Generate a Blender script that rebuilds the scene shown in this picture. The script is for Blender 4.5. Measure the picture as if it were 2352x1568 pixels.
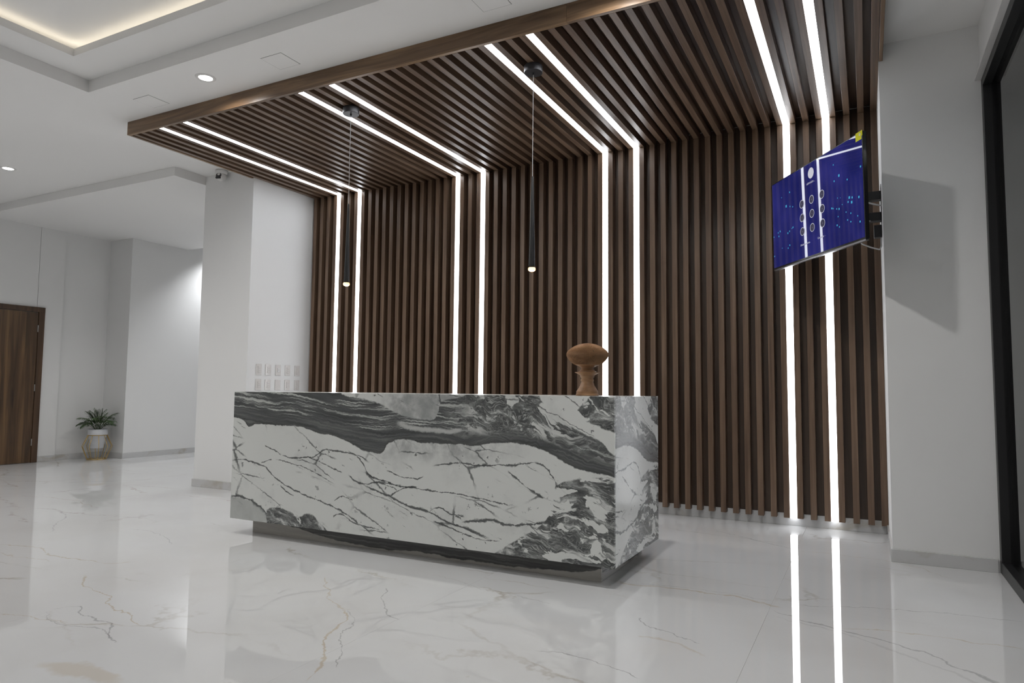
import bpy, bmesh, math, random
from mathutils import Vector, Matrix
random.seed(7)
C = bpy.context.scene.collection
sc = bpy.context.scene
for o in list(bpy.data.objects): bpy.data.objects.remove(o)

# ------------------------------------------------------------------ camera
YAW, PITCH, ROLL = 0.4775, 0.0708, 0.0094
cam_d = bpy.data.cameras.new('camera'); cam = bpy.data.objects.new('camera', cam_d); C.objects.link(cam)
cam_d.sensor_width = 36.0; cam_d.lens = 1574.28 / 2352 * 36.0; cam_d.clip_start = 0.05
fw = Vector((-math.sin(YAW), math.cos(YAW), 0)); rt = Vector((math.cos(YAW), math.sin(YAW), 0)); up = Vector((0, 0, 1))
f2 = fw * math.cos(PITCH) + up * math.sin(PITCH); u2 = up * math.cos(PITCH) - fw * math.sin(PITCH)
r3 = rt * math.cos(ROLL) + u2 * math.sin(ROLL); u3 = u2 * math.cos(ROLL) - rt * math.sin(ROLL)
m = Matrix((r3, u3, -f2)).transposed().to_4x4(); m.translation = Vector((1.1971, -6.3318, 1.1319))
cam.matrix_world = m
sc.camera = cam

# ------------------------------------------------------------------ world, exposure, lights
w = bpy.data.worlds.new('world'); sc.world = w; w.use_nodes = True
w.node_tree.nodes['Background'].inputs[0].default_value = (0.62, 0.66, 0.70, 1)
w.node_tree.nodes['Background'].inputs[1].default_value = 0.08
vs = sc.view_settings
vs.view_transform = 'Standard'; vs.look = 'None'; vs.exposure = 0.33; vs.gamma = 1.0; vs.use_curve_mapping = False
cy_ = sc.cycles; cy_.max_bounces = 7; cy_.diffuse_bounces = 3; cy_.glossy_bounces = 3; cy_.transmission_bounces = 4; cy_.transparent_max_bounces = 6
cy_.use_adaptive_sampling = True; cy_.adaptive_threshold = 0.08; cy_.adaptive_min_samples = 16; cy_.use_denoising = True
LED_STRENGTH = 6.0
COVE_STRENGTH = 2.0
DOWN_W = 52.0
def lamp(name, kind, loc, power, color=(1, 1, 1), size=0.1, rot=(0, 0, 0), sizey=None, spot=None, blend=0.5):
    d = bpy.data.lights.new(name, kind); d.energy = power; d.color = color
    if kind == 'AREA':
        d.size = size
        if sizey: d.shape = 'RECTANGLE'; d.size_y = sizey
        else: d.shape = 'DISK'
    else: d.shadow_soft_size = size
    if spot: d.spot_size = spot; d.spot_blend = blend
    o = bpy.data.objects.new(name, d); o.location = loc; o.rotation_euler = rot; C.objects.link(o); return o

# ------------------------------------------------------------------ dimensions (metres)
H, HC, D, XL, XR = 3.491, 3.616, 2.411, -4.90, 1.326
LX = [-4.4794, -4.1577, -2.7727, -2.4519, -1.0566, -0.7402, 0.6194, 0.9365]
SB = 0.0724                                  # bottom of the slats
KX0, KX1, KY0, KY1, KB, KH = -3.2607, -0.1114, -2.4971, -1.5622, 0.114, 1.10
PY, PXL, RPY, GX = -0.9327, -5.6977, -0.9325, 1.9198
WLX, CY, DX, SZ = -9.79, 0.54, -9.25, 3.514  # left wall, corner return, corridor wall, corridor ceiling
YF = -8.6                                    # wall behind the camera

# ------------------------------------------------------------------ node helper
class NB:
    def __init__(s, name):
        s.mat = bpy.data.materials.new(name); s.mat.use_nodes = True
        s.t = s.mat.node_tree; s.t.nodes.clear()
        s.out = s.t.nodes.new('ShaderNodeOutputMaterial')
    def link(s, v, sock):
        if v is None: return
        if isinstance(v, bpy.types.NodeSocket): s.t.links.new(v, sock)
        elif isinstance(v, (tuple, list)):
            v = tuple(v)
            if len(sock.default_value) == 4 and len(v) == 3: v = v + (1,)
            sock.default_value = v
        else: sock.default_value = v
    def n(s, typ, **kw):
        nd = s.t.nodes.new(typ)
        for k, v in kw.items(): setattr(nd, k, v)
        return nd
    def m(s, op, a, b=None, c=None, clamp=False):
        nd = s.n('ShaderNodeMath', operation=op, use_clamp=clamp)
        for i, v in enumerate((a, b, c)):
            if v is not None: s.link(v, nd.inputs[i])
        return nd.outputs[0]
    def v(s, op, a, b=None, scale=None):
        nd = s.n('ShaderNodeVectorMath', operation=op)
        s.link(a, nd.inputs[0])
        if b is not None: s.link(b, nd.inputs[1])
        if scale is not None: s.link(scale, nd.inputs['Scale'])
        return nd.outputs['Value'] if op in ('DOT_PRODUCT', 'LENGTH') else nd.outputs[0]
    def noise(s, vec, scale=1.0, detail=4.0, rough=0.5, dist=0.0, color=False):
        nd = s.n('ShaderNodeTexNoise'); s.link(vec, nd.inputs['Vector'])
        nd.inputs['Scale'].default_value = scale; nd.inputs['Detail'].default_value = detail
        nd.inputs['Roughness'].default_value = rough; nd.inputs['Distortion'].default_value = dist
        return nd.outputs['Color'] if color else nd.outputs['Fac']
    def step(s, x, a, b):                       # smooth ramp 0..1 while x runs a..b
        nd = s.n('ShaderNodeMapRange', interpolation_type='SMOOTHSTEP')
        s.link(x, nd.inputs[0]); s.link(a, nd.inputs[1]); s.link(b, nd.inputs[2])
        return nd.outputs[0]
    def lin(s, x, a, b, c, d):
        nd = s.n('ShaderNodeMapRange'); s.link(x, nd.inputs[0])
        for i, q in enumerate((a, b, c, d)): s.link(q, nd.inputs[i + 1])
        return nd.outputs[0]
    def mix(s, f, a, b):
        nd = s.n('ShaderNodeMix', data_type='RGBA'); s.link(f, nd.inputs[0]); s.link(a, nd.inputs[6]); s.link(b, nd.inputs[7])
        return nd.outputs[2]
    def ramp(s, f, stops):
        nd = s.n('ShaderNodeValToRGB'); s.link(f, nd.inputs[0]); e = nd.color_ramp.elements
        while len(e) < len(stops): e.new(0.5)
        for el, (p, c) in zip(e, stops): el.position = p; el.color = tuple(c) + (1,)
        return nd.outputs[0]
    def comb(s, x, y, z=0.0):
        nd = s.n('ShaderNodeCombineXYZ'); s.link(x, nd.inputs[0]); s.link(y, nd.inputs[1]); s.link(z, nd.inputs[2]); return nd.outputs[0]
    def sep(s, v):
        nd = s.n('ShaderNodeSeparateXYZ'); s.link(v, nd.inputs[0]); return nd.outputs
    def curve(s, x, pts):
        nd = s.n('ShaderNodeFloatCurve'); s.link(x, nd.inputs['Value'])
        cu = nd.mapping.curves[0]; pts = sorted(pts)
        cu.points[0].location = pts[0]; cu.points[1].location = pts[-1]
        for q in pts[1:-1]: cu.points.new(*q)
        for q in cu.points: q.handle_type = 'AUTO_CLAMPED'
        nd.mapping.update(); return nd.outputs[0]
    def vein(s, pos, pts, width, brk=None):     # distance to a drawn polyline in the surface's own plane
        a, b = Vector(pts[0]), Vector(pts[-1]); L = (b - a).length; d = (b - a) / L; nrm = Vector((-d.y, d.x))
        q = [((Vector(p) - a).dot(d) / L, (Vector(p) - a).dot(nrm)) for p in pts]
        A = max(abs(o) for _, o in q) * 2.2 + 1e-3
        rel = s.v('SUBTRACT', pos, (a.x, a.y, 0))
        t = s.v('DOT_PRODUCT', rel, (d.x / L, d.y / L, 0)); o = s.v('DOT_PRODUCT', rel, (nrm.x / A, nrm.y / A, 0))
        c = s.curve(t, [(min(max(tt, 0), 1), oo / A + 0.5) for tt, oo in q])
        dist = s.m('ABSOLUTE', s.m('SUBTRACT', s.m('ADD', o, 0.5), c))
        wn = s.m('MULTIPLY', brk, width / A) if brk is not None else width / A
        line = s.m('SUBTRACT', 1.0, s.step(dist, s.m('MULTIPLY', wn, 0.25), wn))
        ends = s.m('MULTIPLY', s.step(t, -0.02, 0.06), s.m('SUBTRACT', 1.0, s.step(t, 0.94, 1.02)))
        return s.m('MULTIPLY', line, ends)
    def bsdf(s, color, rough=0.5, metal=0.0, ior=1.5, bump=None, bstr=0.1, emit=None, estr=0.0, bdist=0.002, spec=None):
        b = s.n('ShaderNodeBsdfPrincipled'); s.link(color, b.inputs['Base Color']); s.link(rough, b.inputs['Roughness'])
        s.link(metal, b.inputs['Metallic']); b.inputs['IOR'].default_value = ior
        if spec is not None: b.inputs['Specular IOR Level'].default_value = spec
        if emit is not None: s.link(emit, b.inputs['Emission Color']); s.link(estr, b.inputs['Emission Strength'])
        if bump is not None:
            bn = s.n('ShaderNodeBump'); bn.inputs['Strength'].default_value = bstr; bn.inputs['Distance'].default_value = bdist
            s.link(bump, bn.inputs['Height']); s.t.links.new(bn.outputs[0], b.inputs['Normal'])
        s.t.links.new(b.outputs[0], s.out.inputs[0]); return s.mat
    def objco(s): return s.n('ShaderNodeTexCoord').outputs['Object']
    def world(s): return s.n('ShaderNodeNewGeometry').outputs['Position']
    def uv(s): return s.n('ShaderNodeTexCoord').outputs['UV']
    def rnd(s): return s.n('ShaderNodeObjectInfo').outputs['Random']

# ------------------------------------------------------------------ materials
def plaster(name, col, var=0.02):
    b = NB(name); p = b.world(); n1 = b.noise(p, 0.8, 3); n2 = b.noise(p, 60, 4, 0.6)
    c = b.mix(n1, tuple(x * (1 - var) for x in col), tuple(min(1, x * (1 + var)) for x in col))
    return b.bsdf(c, 0.75, bump=n2, bstr=0.06, spec=0.3)
M_WALL = plaster('white_plaster', (0.83, 0.83, 0.825))
M_CEIL = plaster('ceiling_paint', (0.86, 0.855, 0.845))
def simple(name, col, rough=0.5, metal=0.0, **k):
    b = NB(name); n = b.noise(b.objco(), 25, 3)
    c = b.mix(n, tuple(x * 0.95 for x in col), tuple(min(1, x * 1.05) for x in col)); return b.bsdf(c, rough, metal, **k)
def wood(name, dark, mid, light, sx=26.0, sz=0.9, rough=0.38, figure=0.0):
    b = NB(name); p = b.objco()
    off = b.v('SCALE', (37.0, 11.0, 53.0), scale=b.rnd())
    q = b.v('ADD', b.v('MULTIPLY', p, (sx, sx, sz)), off)
    warp = b.v('SCALE', b.v('SUBTRACT', b.noise(q, 0.7, 2, color=True), (0.5, 0.5, 0.5)), scale=0.8 + figure)
    q2 = b.v('ADD', q, warp)
    n1 = b.noise(q2, 1.0, 5, 0.55); n2 = b.noise(b.v('MULTIPLY', q2, (6.0, 6.0, 2.0)), 1.0, 4, 0.6)
    f = b.m('ADD', b.m('MULTIPLY', n1, 0.72), b.m('MULTIPLY', n2, 0.28))
    c = b.ramp(f, [(0.34, dark), (0.5, mid), (0.66, light)])
    return b.bsdf(c, rough, bump=n2, bstr=0.08)
M_SLAT = wood('walnut_slat', (0.085, 0.050, 0.031), (0.150, 0.094, 0.060), (0.215, 0.142, 0.095))
M_BACK = wood('dark_walnut_backing', (0.040, 0.024, 0.016), (0.070, 0.043, 0.028), (0.10, 0.064, 0.042), sx=9)
M_FASCIA = wood('walnut_fascia', (0.075, 0.041, 0.020), (0.18, 0.108, 0.058), (0.32, 0.205, 0.115), sx=11, sz=0.75, rough=0.3, figure=1.2)
M_DOOR = wood('walnut_door', (0.030, 0.014, 0.006), (0.085, 0.045, 0.019), (0.19, 0.108, 0.045), sx=9, sz=0.45, rough=0.35, figure=1.4)
M_DOORF = wood('walnut_door_frame', (0.038, 0.018, 0.008), (0.07, 0.036, 0.017), (0.11, 0.06, 0.028), sx=20, sz=0.7)
M_BLACK = simple('black_metal', (0.012, 0.012, 0.013), 0.4)
M_DARKM = simple('dark_grey_metal', (0.035, 0.033, 0.036), 0.35, 0.3)
M_WHITEP = simple('white_plastic', (0.72, 0.71, 0.70), 0.3)
M_CREAM = simple('ivory_plastic', (0.74, 0.715, 0.695), 0.12)
M_CHROME = simple('brushed_steel', (0.55, 0.55, 0.54), 0.3, 1.0)
M_GOLD = simple('gold_wire', (0.52, 0.36, 0.13), 0.35, 0.8)
M_POT = simple('white_ceramic', (0.72, 0.73, 0.76), 0.3)
M_SOIL = simple('potting_soil', (0.03, 0.02, 0.013), 0.9)
M_CABLE = simple('grey_cable', (0.5, 0.5, 0.5), 0.4)
M_YELLOW = simple('yellow_sticker', (0.62, 0.60, 0.0), 0.5)
M_TVPL = simple('glossy_black_plastic', (0.02, 0.02, 0.022), 0.15)
M_SILVER = simple('silver_trim', (0.32, 0.31, 0.32), 0.25, 0.8)
M_COPE = simple('counter_edge_white', (0.75, 0.74, 0.74), 0.15)
def emitm(name, col, s, base=(0.8, 0.8, 0.8)):
    b = NB(name); return b.bsdf(base, 0.5, emit=col, estr=s)
M_LED = emitm('led_diffuser', (0.93, 0.96, 1.0), LED_STRENGTH)
M_COVE = emitm('cove_led', (1.0, 0.90, 0.74), COVE_STRENGTH)
M_LAMP = emitm('downlight_lens', (1.0, 0.97, 0.92), 14.0)
M_BULB = emitm('warm_bulb', (1.0, 0.50, 0.13), 2.4)

def mat_leaf():
    b = NB('palm_leaf'); n = b.noise(b.objco(), 30, 3)
    c = b.mix(b.m('MULTIPLY_ADD', b.rnd(), 0.5, b.m('MULTIPLY', n, 0.5)), (0.012, 0.034, 0.009), (0.07, 0.13, 0.03))
    return b.bsdf(c, 0.4)
M_LEAF = mat_leaf()

def mat_floor():
    b = NB('polished_marble_tile'); p = b.world()
    sx = b.sep(p)
    p2 = b.comb(sx[0], sx[1], 0.0)
    off = b.v('SCALE', (19.0, 31.0, 0.0), scale=b.rnd())
    w1 = b.v('SCALE', b.v('SUBTRACT', b.noise(p2, 3.2, 4, 0.6, color=True), (0.5, 0.5, 0.5)), scale=0.16)
    w2 = b.v('SCALE', b.v('SUBTRACT', b.noise(p2, 14, 3, 0.6, color=True), (0.5, 0.5, 0.5)), scale=0.05)
    pw = b.v('ADD', b.v('ADD', p2, w1), w2)
    pt = b.v('ADD', pw, off)
    brk = b.lin(b.noise(p2, 6.0, 3, 0.6), 0.3, 0.75, 0.15, 1.7)
    base = b.mix(b.step(b.noise(pw, 0.9, 4), 0.4, 0.75), (0.735, 0.74, 0.745), (0.68, 0.675, 0.67))
    # faint broad beige clouds
    base = b.mix(b.m('MULTIPLY', b.step(b.noise(pw, 0.6, 3, 0.5), 0.58, 0.72), 0.2), base, (0.66, 0.58, 0.48))
    # random fine veins, running mostly along x
    q = b.v('MULTIPLY', pt, (0.33, 1.0, 1.0))
    vo = b.n('ShaderNodeTexVoronoi', feature='DISTANCE_TO_EDGE'); b.link(q, vo.inputs['Vector']); vo.inputs['Scale'].default_value = 1.15
    fine = b.m('SUBTRACT', 1.0, b.step(vo.outputs['Distance'], 0.0, 0.012))
    msk = b.step(b.noise(pt, 0.75, 2), 0.47, 0.64)
    fine = b.m('MULTIPLY', b.m('MULTIPLY', fine, msk), b.lin(b.noise(p2, 5.0, 3), 0.35, 0.65, 0.05, 0.65))
    col = b.mix(fine, base, b.mix(b.noise(pt, 1.3, 2), (0.30, 0.29, 0.29), (0.48, 0.38, 0.24)))
    gold, grey = (0.50, 0.37, 0.20), (0.20, 0.19, 0.20)
    veins = [
     (((-.17,-2.36),(.2,-2.31),(.52,-2.31),(.74,-2.35)), .030, gold, .6), (((-.14,-2.33),(.2,-2.27),(.52,-2.26),(.70,-2.28)), .014, grey, .3),
     (((.72,-2.44),(.9,-2.53),(1.09,-2.62),(1.36,-2.7),(1.5,-2.87),(1.64,-2.98)), .022, grey, .6),
     (((.75,-2.52),(.95,-2.6),(1.2,-2.72),(1.45,-2.92),(1.6,-3.05)), .03, grey, .22),
     (((.05,-.49),(.42,-.7),(.72,-.89)), .02, grey, .45), (((.72,-.94),(1.06,-.9),(1.32,-.96),(1.66,-1.26)), .014, gold, .45),
     (((.83,-2.27),(1.17,-2.17),(1.49,-2.07),(1.87,-2.01)), .012, grey, .55), (((1.05,-2.57),(1.37,-2.48),(1.59,-2.47),(1.79,-2.48)), .014, gold, .5),
     (((-3.01,-3.77),(-2.72,-3.92),(-2.47,-3.97),(-2.32,-4.06),(-2.09,-4.09),(-1.91,-4.17)), .018, gold, .65),
     (((-2.51,-4.24),(-2.40,-4.15),(-2.28,-4.2),(-2.07,-4.23),(-1.94,-4.29),(-1.77,-4.37)), .014, grey, .6),
     (((-2.5,-4.28),(-2.27,-4.33),(-1.99,-4.29),(-1.84,-4.33)), .012, grey, .5), (((-2.66,-4.39),(-2.48,-4.35),(-2.25,-4.29)), .012, gold, .5),
     (((-1.22,-3.53),(-1.1,-3.69),(-.92,-3.98),(-.8,-4.13),(-.76,-4.25)), .022, gold, .7), (((-1.20,-3.53),(-1.02,-3.72),(-.86,-3.95),(-.74,-4.1)), .010, grey, .6),
     (((-1.73,-3.11),(-1.49,-3.33),(-1.34,-3.47),(-1.18,-3.53)), .014, gold, .5), (((-1.26,-3.11),(-1.03,-3.42),(-.88,-3.53)), .012, grey, .6),
     (((-4.33,-3.58),(-4.06,-3.5),(-3.66,-3.57),(-3.26,-3.55),(-3.05,-3.46)), .02, gold, .55), (((-4.4,-3.7),(-3.9,-3.72),(-3.5,-3.66)), .014, gold, .4),
     (((-.11,-3.53),(.02,-3.52),(.2,-3.55),(.39,-3.62)), .010, grey, .7), (((.14,-2.93),(.22,-3.03),(.35,-3.06),(.49,-3.11)), .012, grey, .65),
     (((.22,-3.14),(.38,-3.17),(.53,-3.24)), .03, gold, .35), (((-4.04,-2.79),(-3.69,-2.78),(-3.27,-2.98)), .012, grey, .4),
     (((-5.46,-2.73),(-5.3,-2.62),(-5.16,-2.66),(-4.9,-2.85),(-4.48,-3.14)), .02, grey, .4), (((-7.2,-1.5),(-6.92,-1.2),(-6.6,-.81)), .03, grey, .5),
     (((-6.6,-2.3),(-6.0,-2.2),(-5.2,-2.35)), .016, gold, .4), (((-1.2,-2.75),(-.7,-2.85),(-.3,-2.9)), .010, grey, .35)]
    for pts, wd, c, al in veins:
        k = b.m('MULTIPLY', b.vein(pw, pts, wd * .5, brk), al * .75); col = b.mix(k, col, c)
    # beige patch at the front left
    a = b.v('LENGTH', b.v('MULTIPLY', b.v('SUBTRACT', pw, (-1.58, -4.63, 0)), (4.0, 16.0, 0)))
    col = b.mix(b.m('MULTIPLY', b.m('SUBTRACT', 1.0, b.step(a, 0.6, 1.1)), 0.36), col, (0.55, 0.43, 0.27))
    return b.bsdf(col, 0.012, ior=1.62)
M_FLOOR = mat_floor()
M_SKIRT = None
def mat_skirt():
    b = NB('marble_skirting'); p = b.world()
    n = b.noise(b.v('MULTIPLY', p, (1, 1, 2)), 1.8, 5, 0.6, 1.0)
    c = b.mix(b.step(n, 0.55, 0.75), (0.60, 0.60, 0.60), (0.48, 0.45, 0.40)); return b.bsdf(c, 0.12)
M_SKIRT = mat_skirt()

def N(pts, sx=3.2, sy=1.2): return [(min(max(x / sx, 0), 1), min(max(y / sy, 0), 1)) for x, y in pts]
def mat_counter():
    b = NB('arabescato_marble'); uv = b.uv(); s0 = b.sep(uv); uvp = b.comb(s0[0], s0[1], 0.0)
    dv = lambda sc_, det, amp, r=0.55: b.v('SCALE', b.v('SUBTRACT', b.noise(uvp, sc_, det, r, color=True), (0.5, 0.5, 0.5)), scale=amp)
    pw = b.v('ADD', b.v('ADD', uvp, dv(3.0, 3, 0.055)), dv(16, 4, 0.024, 0.65)); pw = b.v('ADD', pw, dv(48, 4, 0.014, 0.65))
    S = b.sep(pw); U, V = S[0], S[1]; un = b.m('DIVIDE', U, 3.2)
    cv = lambda pts: b.m('MULTIPLY', b.curve(un, N(pts)), 1.2)
    bot = cv([(0,.894),(.115,.876),(.18,.83),(.236,.848),(.534,.852),(.754,.83),(.925,.785),(1.028,.78),(1.17,.743),(1.35,.69),(1.443,.692),(1.48,.715),(1.516,.762),(1.698,.789),(1.823,.772),(1.978,.778),(2.178,.776),(2.401,.797),(2.643,.776),(2.754,.742),(2.856,.691),(2.98,.658),(3.2,.61)])
    flow = cv([(0,.90),(.303,.868),(.752,.826),(1.169,.765),(1.478,.755),(1.769,.768),(2.079,.762),(2.4,.78),(2.643,.765),(2.846,.71),(3.2,.61)])
    top = cv([(0,1.19),(.98,1.19),(1.118,1.092),(1.317,1.063),(1.487,1.014),(1.687,.942),(1.858,.937),(1.923,.985),(1.956,1.058),(2.074,1.082),(2.166,1.109),(2.22,1.19),(2.62,1.19),(2.679,1.085),(2.782,.984),(2.879,.926),(2.995,.874),(3.05,.853),(3.117,.785),(3.2,.74)])
    # ---- white ground with grey clouds
    cl = b.noise(pw, 2.6, 5, 0.6)
    col = b.mix(b.step(cl, 0.5, 0.85), (0.83, 0.845, 0.815), (0.56, 0.57, 0.555))
    below = b.m('SUBTRACT', bot, V)
    cloudw = b.m('MULTIPLY', b.step(U, 1.35, 1.6), b.m('SUBTRACT', 1.0, b.step(U, 2.2, 2.7)))
    gk = b.m('MULTIPLY', b.m('MULTIPLY', b.m('SUBTRACT', 1.0, b.step(below, 0.0, 0.17)), cloudw), b.step(b.noise(pw, 7, 5, 0.65), 0.3, 0.65))
    col = b.mix(b.m('MULTIPLY', gk, 0.75), col, (0.26, 0.27, 0.27))
    # ---- thin dark veins of the white field
    brk = b.lin(b.noise(uvp, 14.0, 5, 0.7), 0.36, 0.70, 0.08, 2.0)
    V_ = [((.511,.637),(.66,.622),(.823,.625),(.97,.681),(1.205,.672),(1.362,.626)), ((.0,.565),(.313,.539),(.48,.447),(.758,.352),(.984,.301),(1.166,.248),(1.308,.181),(1.411,.125)),
      ((.473,.599),(.711,.562),(.903,.503),(1.052,.443)), ((.804,.624),(.974,.577),(1.121,.53)), ((1.307,.461),(1.537,.399),(1.732,.343),(1.873,.324),(2.011,.28),(2.158,.251),(2.33,.207)),
      ((1.537,.401),(1.617,.451),(1.776,.475)), ((1.304,.555),(1.501,.501),(1.665,.473),(2.037,.463),(2.327,.436),(2.493,.425)), ((1.897,.63),(2.108,.664),(2.224,.655),(2.463,.662),(2.651,.691)),
      ((2.64,.69),(2.73,.65),(2.775,.59),(2.79,.54)), ((2.45,.625),(2.572,.55),(2.704,.478)), ((1.175,.513),(1.298,.467),(1.451,.491),(1.632,.484)), ((1.873,.326),(1.949,.365),(2.039,.332),(2.143,.329)),
      ((2.129,.291),(2.329,.321),(2.467,.304),(2.731,.33)), ((.312,.554),(.372,.579),(.423,.589)), ((1.149,.233),(1.273,.191),(1.46,.163)), ((1.515,.581),(1.647,.544),(1.743,.531),(1.822,.555)),
      ((1.4,.488),(1.518,.476),(1.617,.444)), ((.35,.70),(.46,.66),(.52,.63)), ((1.25,.66),(1.32,.60),(1.36,.54),(1.5,.5)), ((.52,.40),(.6,.36),(.66,.34)), ((1.05,.33),(1.12,.36),(1.22,.35)), ((1.9,.27),(2.05,.24),(2.2,.2),(2.4,.19)),
      ((1.05,.215),(1.10,.24),(1.16,.235)), ((.0,.283),(.137,.283),(.286,.243),(.413,.166),(.445,.112))]
    W_ = [.010, .009, .007, .006, .013, .010, .008, .010, .011, .010, .011, .009, .016, .006, .007, .008, .008, .006, .009, .009, .007, .009, .008, .020]
    for pts, wd in zip(V_, W_):
        col = b.mix(b.m('MULTIPLY', b.vein(pw, pts, wd * .82, brk), 0.92), col, (0.065, 0.07, 0.07))
    # tiny hairline cracks and specks
    qd = b.v('MULTIPLY', b.comb(b.m('ADD', U, b.m('MULTIPLY', V, 1.2)), b.m('SUBTRACT', V, b.m('MULTIPLY', U, -0.33)), 0.0), (2.2, 6.5, 1))
    sp = b.noise(qd, 2.2, 7, 0.72)
    spk = b.m('MULTIPLY', b.step(sp, 0.615, 0.66), b.step(b.noise(uvp, 2.1, 2), 0.42, 0.58))
    col = b.mix(b.m('MULTIPLY', spk, 0.8), col, (0.10, 0.105, 0.10))
    al_ = b.v('DOT_PRODUCT', pw, (0.95 * 1.9, -0.31 * 1.9, 0)); pr_ = b.v('DOT_PRODUCT', pw, (0.31 * 6.5, 0.95 * 6.5, 0))
    vc = b.n('ShaderNodeTexVoronoi', feature='DISTANCE_TO_EDGE'); b.link(b.comb(al_, pr_, 0.0), vc.inputs['Vector']); vc.inputs['Scale'].default_value = 1.0
    ck = b.m('SUBTRACT', 1.0, b.step(vc.outputs['Distance'], 0.004, b.m('MULTIPLY', brk, 0.030)))
    ck = b.m('MULTIPLY', ck, b.step(b.noise(uvp, 2.4, 2), 0.47, 0.58))
    col = b.mix(b.m('MULTIPLY', ck, 0.85), col, (0.085, 0.09, 0.09))
    # ---- flowing swirl used in the turbulent patches
    wv = lambda sc_, amp: b.v('SCALE', b.v('SUBTRACT', b.noise(uvp, sc_, 3, 0.5, color=True), (0.5, 0.5, 0.5)), scale=amp)
    ph = b.v('ADD', b.v('ADD', uvp, wv(3.2, 0.20)), wv(9.0, 0.07))
    pf = b.v('ADD', ph, b.comb(0.0, b.m('MULTIPLY', U, 0.22), 0.0))
    g = b.noise(b.v('MULTIPLY', pf, (6.0, 19.0, 1.0)), 1.0, 7, 0.66, 0.5)
    agate = b.ramp(g, [(0.28, (0.045, 0.05, 0.05)), (0.45, (0.095, 0.10, 0.098)), (0.53, (0.17, 0.175, 0.17)), (0.58, (0.36, 0.37, 0.36)), (0.62, (0.72, 0.73, 0.71))])
    g2 = b.noise(b.v('MULTIPLY', pf, (4.0, 11.0, 1.0)), 1.0, 4, 0.55, 0.5)
    fr_ = b.m('ABSOLUTE', b.m('SUBTRACT', b.m('FRACT', b.m('MULTIPLY', g2, 16.0)), 0.5))
    ln_ = b.m('MULTIPLY', b.m('SUBTRACT', 1.0, b.step(fr_, 0.05, 0.20)), b.lin(b.noise(uvp, 9, 3), 0.35, 0.65, 0.0, 0.85))
    agate = b.mix(ln_, agate, (0.52, 0.53, 0.51))
    incl = b.noise(b.v('MULTIPLY', pf, (5.2, 12.0, 1.0)), 1.0, 4, 0.55, 0.5)
    def region(lo_pts, hi_pts, e=0.012):
        k = None
        if hi_pts: k = b.step(b.m('SUBTRACT', cv(hi_pts), V), 0.0, e)
        if lo_pts:
            k2 = b.step(b.m('SUBTRACT', V, cv(lo_pts)), 0.0, e); k = k2 if k is None else b.m('MULTIPLY', k, k2)
        return k
    # lower right
    R = region(None, [(0,0),(2.28,0.0),(2.303,.096),(2.373,.122),(2.468,.186),(2.548,.242),(2.70,.333),(2.756,.436),(2.775,.552),(2.857,.604),(2.98,.63),(3.2,.618)])
    kR = b.m('MULTIPLY', R, b.m('SUBTRACT', 1.0, b.step(incl, 0.52, 0.54)))
    col = b.mix(kR, col, agate)
    # lower left swirl and grey pebble
    gp = region(None, [(0,.284),(.137,.278),(.286,.243),(.413,.166),(.45,.08),(.47,0),(3.2,0)])
    col = b.mix(b.m('MULTIPLY', gp, b.lin(cl, 0.3, 0.7, 0.35, 0.85)), col, (0.34, 0.36, 0.345))
    BL = region([(0,.3),(.36,.30),(.40,.10),(.47,.03),(3.2,0)], [(0,0),(.36,0),(.40,.212),(.49,.238),(.62,.225),(.72,.20),(.801,.232),(.915,.184),(1.029,.085),(1.06,0),(3.2,0)])
    col = b.mix(b.m('MULTIPLY', BL, b.m('SUBTRACT', 1.0, b.step(incl, 0.60, 0.62))), col, agate)
    # upper right corner
    UR = region([(0,1.19),(2.88,1.19),(2.92,1.012),(2.98,.95),(3.077,.915),(3.2,.87)], [(0,0),(2.88,0),(2.92,1.022),(2.98,1.081),(3.053,1.15),(3.2,1.19)])
    col = b.mix(b.m('MULTIPLY', UR, b.m('SUBTRACT', 1.0, b.step(incl, 0.55, 0.58))), col, agate)
    # grey pebble inside the upper white wedge
    pe = b.v('LENGTH', b.v('MULTIPLY', b.v('SUBTRACT', b.comb(b.m('ADD', b.m('MULTIPLY', U, .93), b.m('MULTIPLY', V, -.37)), b.m('ADD', b.m('MULTIPLY', U, .37), b.m('MULTIPLY', V, .93)), 0), (1.275, 1.615, 0)), (5.6, 13.0, 0)))
    col = b.mix(b.m('MULTIPLY', b.m('SUBTRACT', 1.0, b.step(pe, 0.8, 1.05)), b.lin(b.noise(pw, 9, 5, .65), .35, .7, .25, .85)), col, (0.33, 0.345, 0.335))
    # ---- the dark band
    d = b.m('SUBTRACT', V, bot)
    Dm = b.m('MULTIPLY', b.step(d, 0.0, 0.008), b.step(b.m('SUBTRACT', top, V), 0.0, 0.012))
    turb = b.m('MULTIPLY', b.step(U, 1.95, 2.3), b.m('SUBTRACT', 1.0, b.m('MULTIPLY', b.step(U, 2.75, 2.95), 0.5)))
    df = b.m('SUBTRACT', V, flow)
    dq = b.m('ADD', df, b.m('MULTIPLY', b.m('SUBTRACT', b.noise(uvp, 4.0, 3, 0.5), 0.5), b.m('MULTIPLY_ADD', turb, 0.16, 0.035)))
    st = b.noise(b.comb(b.m('MULTIPLY', U, 1.5), b.m('MULTIPLY', dq, 48.0), 0.0), 1.0, 7, 0.66, 0.3)
    thr = b.lin(df, 0.04, 0.10, 0.80, 0.52)
    strat = b.mix(b.step(b.m('SUBTRACT', st, thr), 0.0, 0.07), b.ramp(st, [(0.30, (0.05, 0.053, 0.054)), (0.47, (0.105, 0.11, 0.11)), (0.62, (0.19, 0.195, 0.19))]), (0.60, 0.62, 0.59))
    tmix = b.m('MULTIPLY', turb, b.step(df, 0.05, 0.12))
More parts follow.
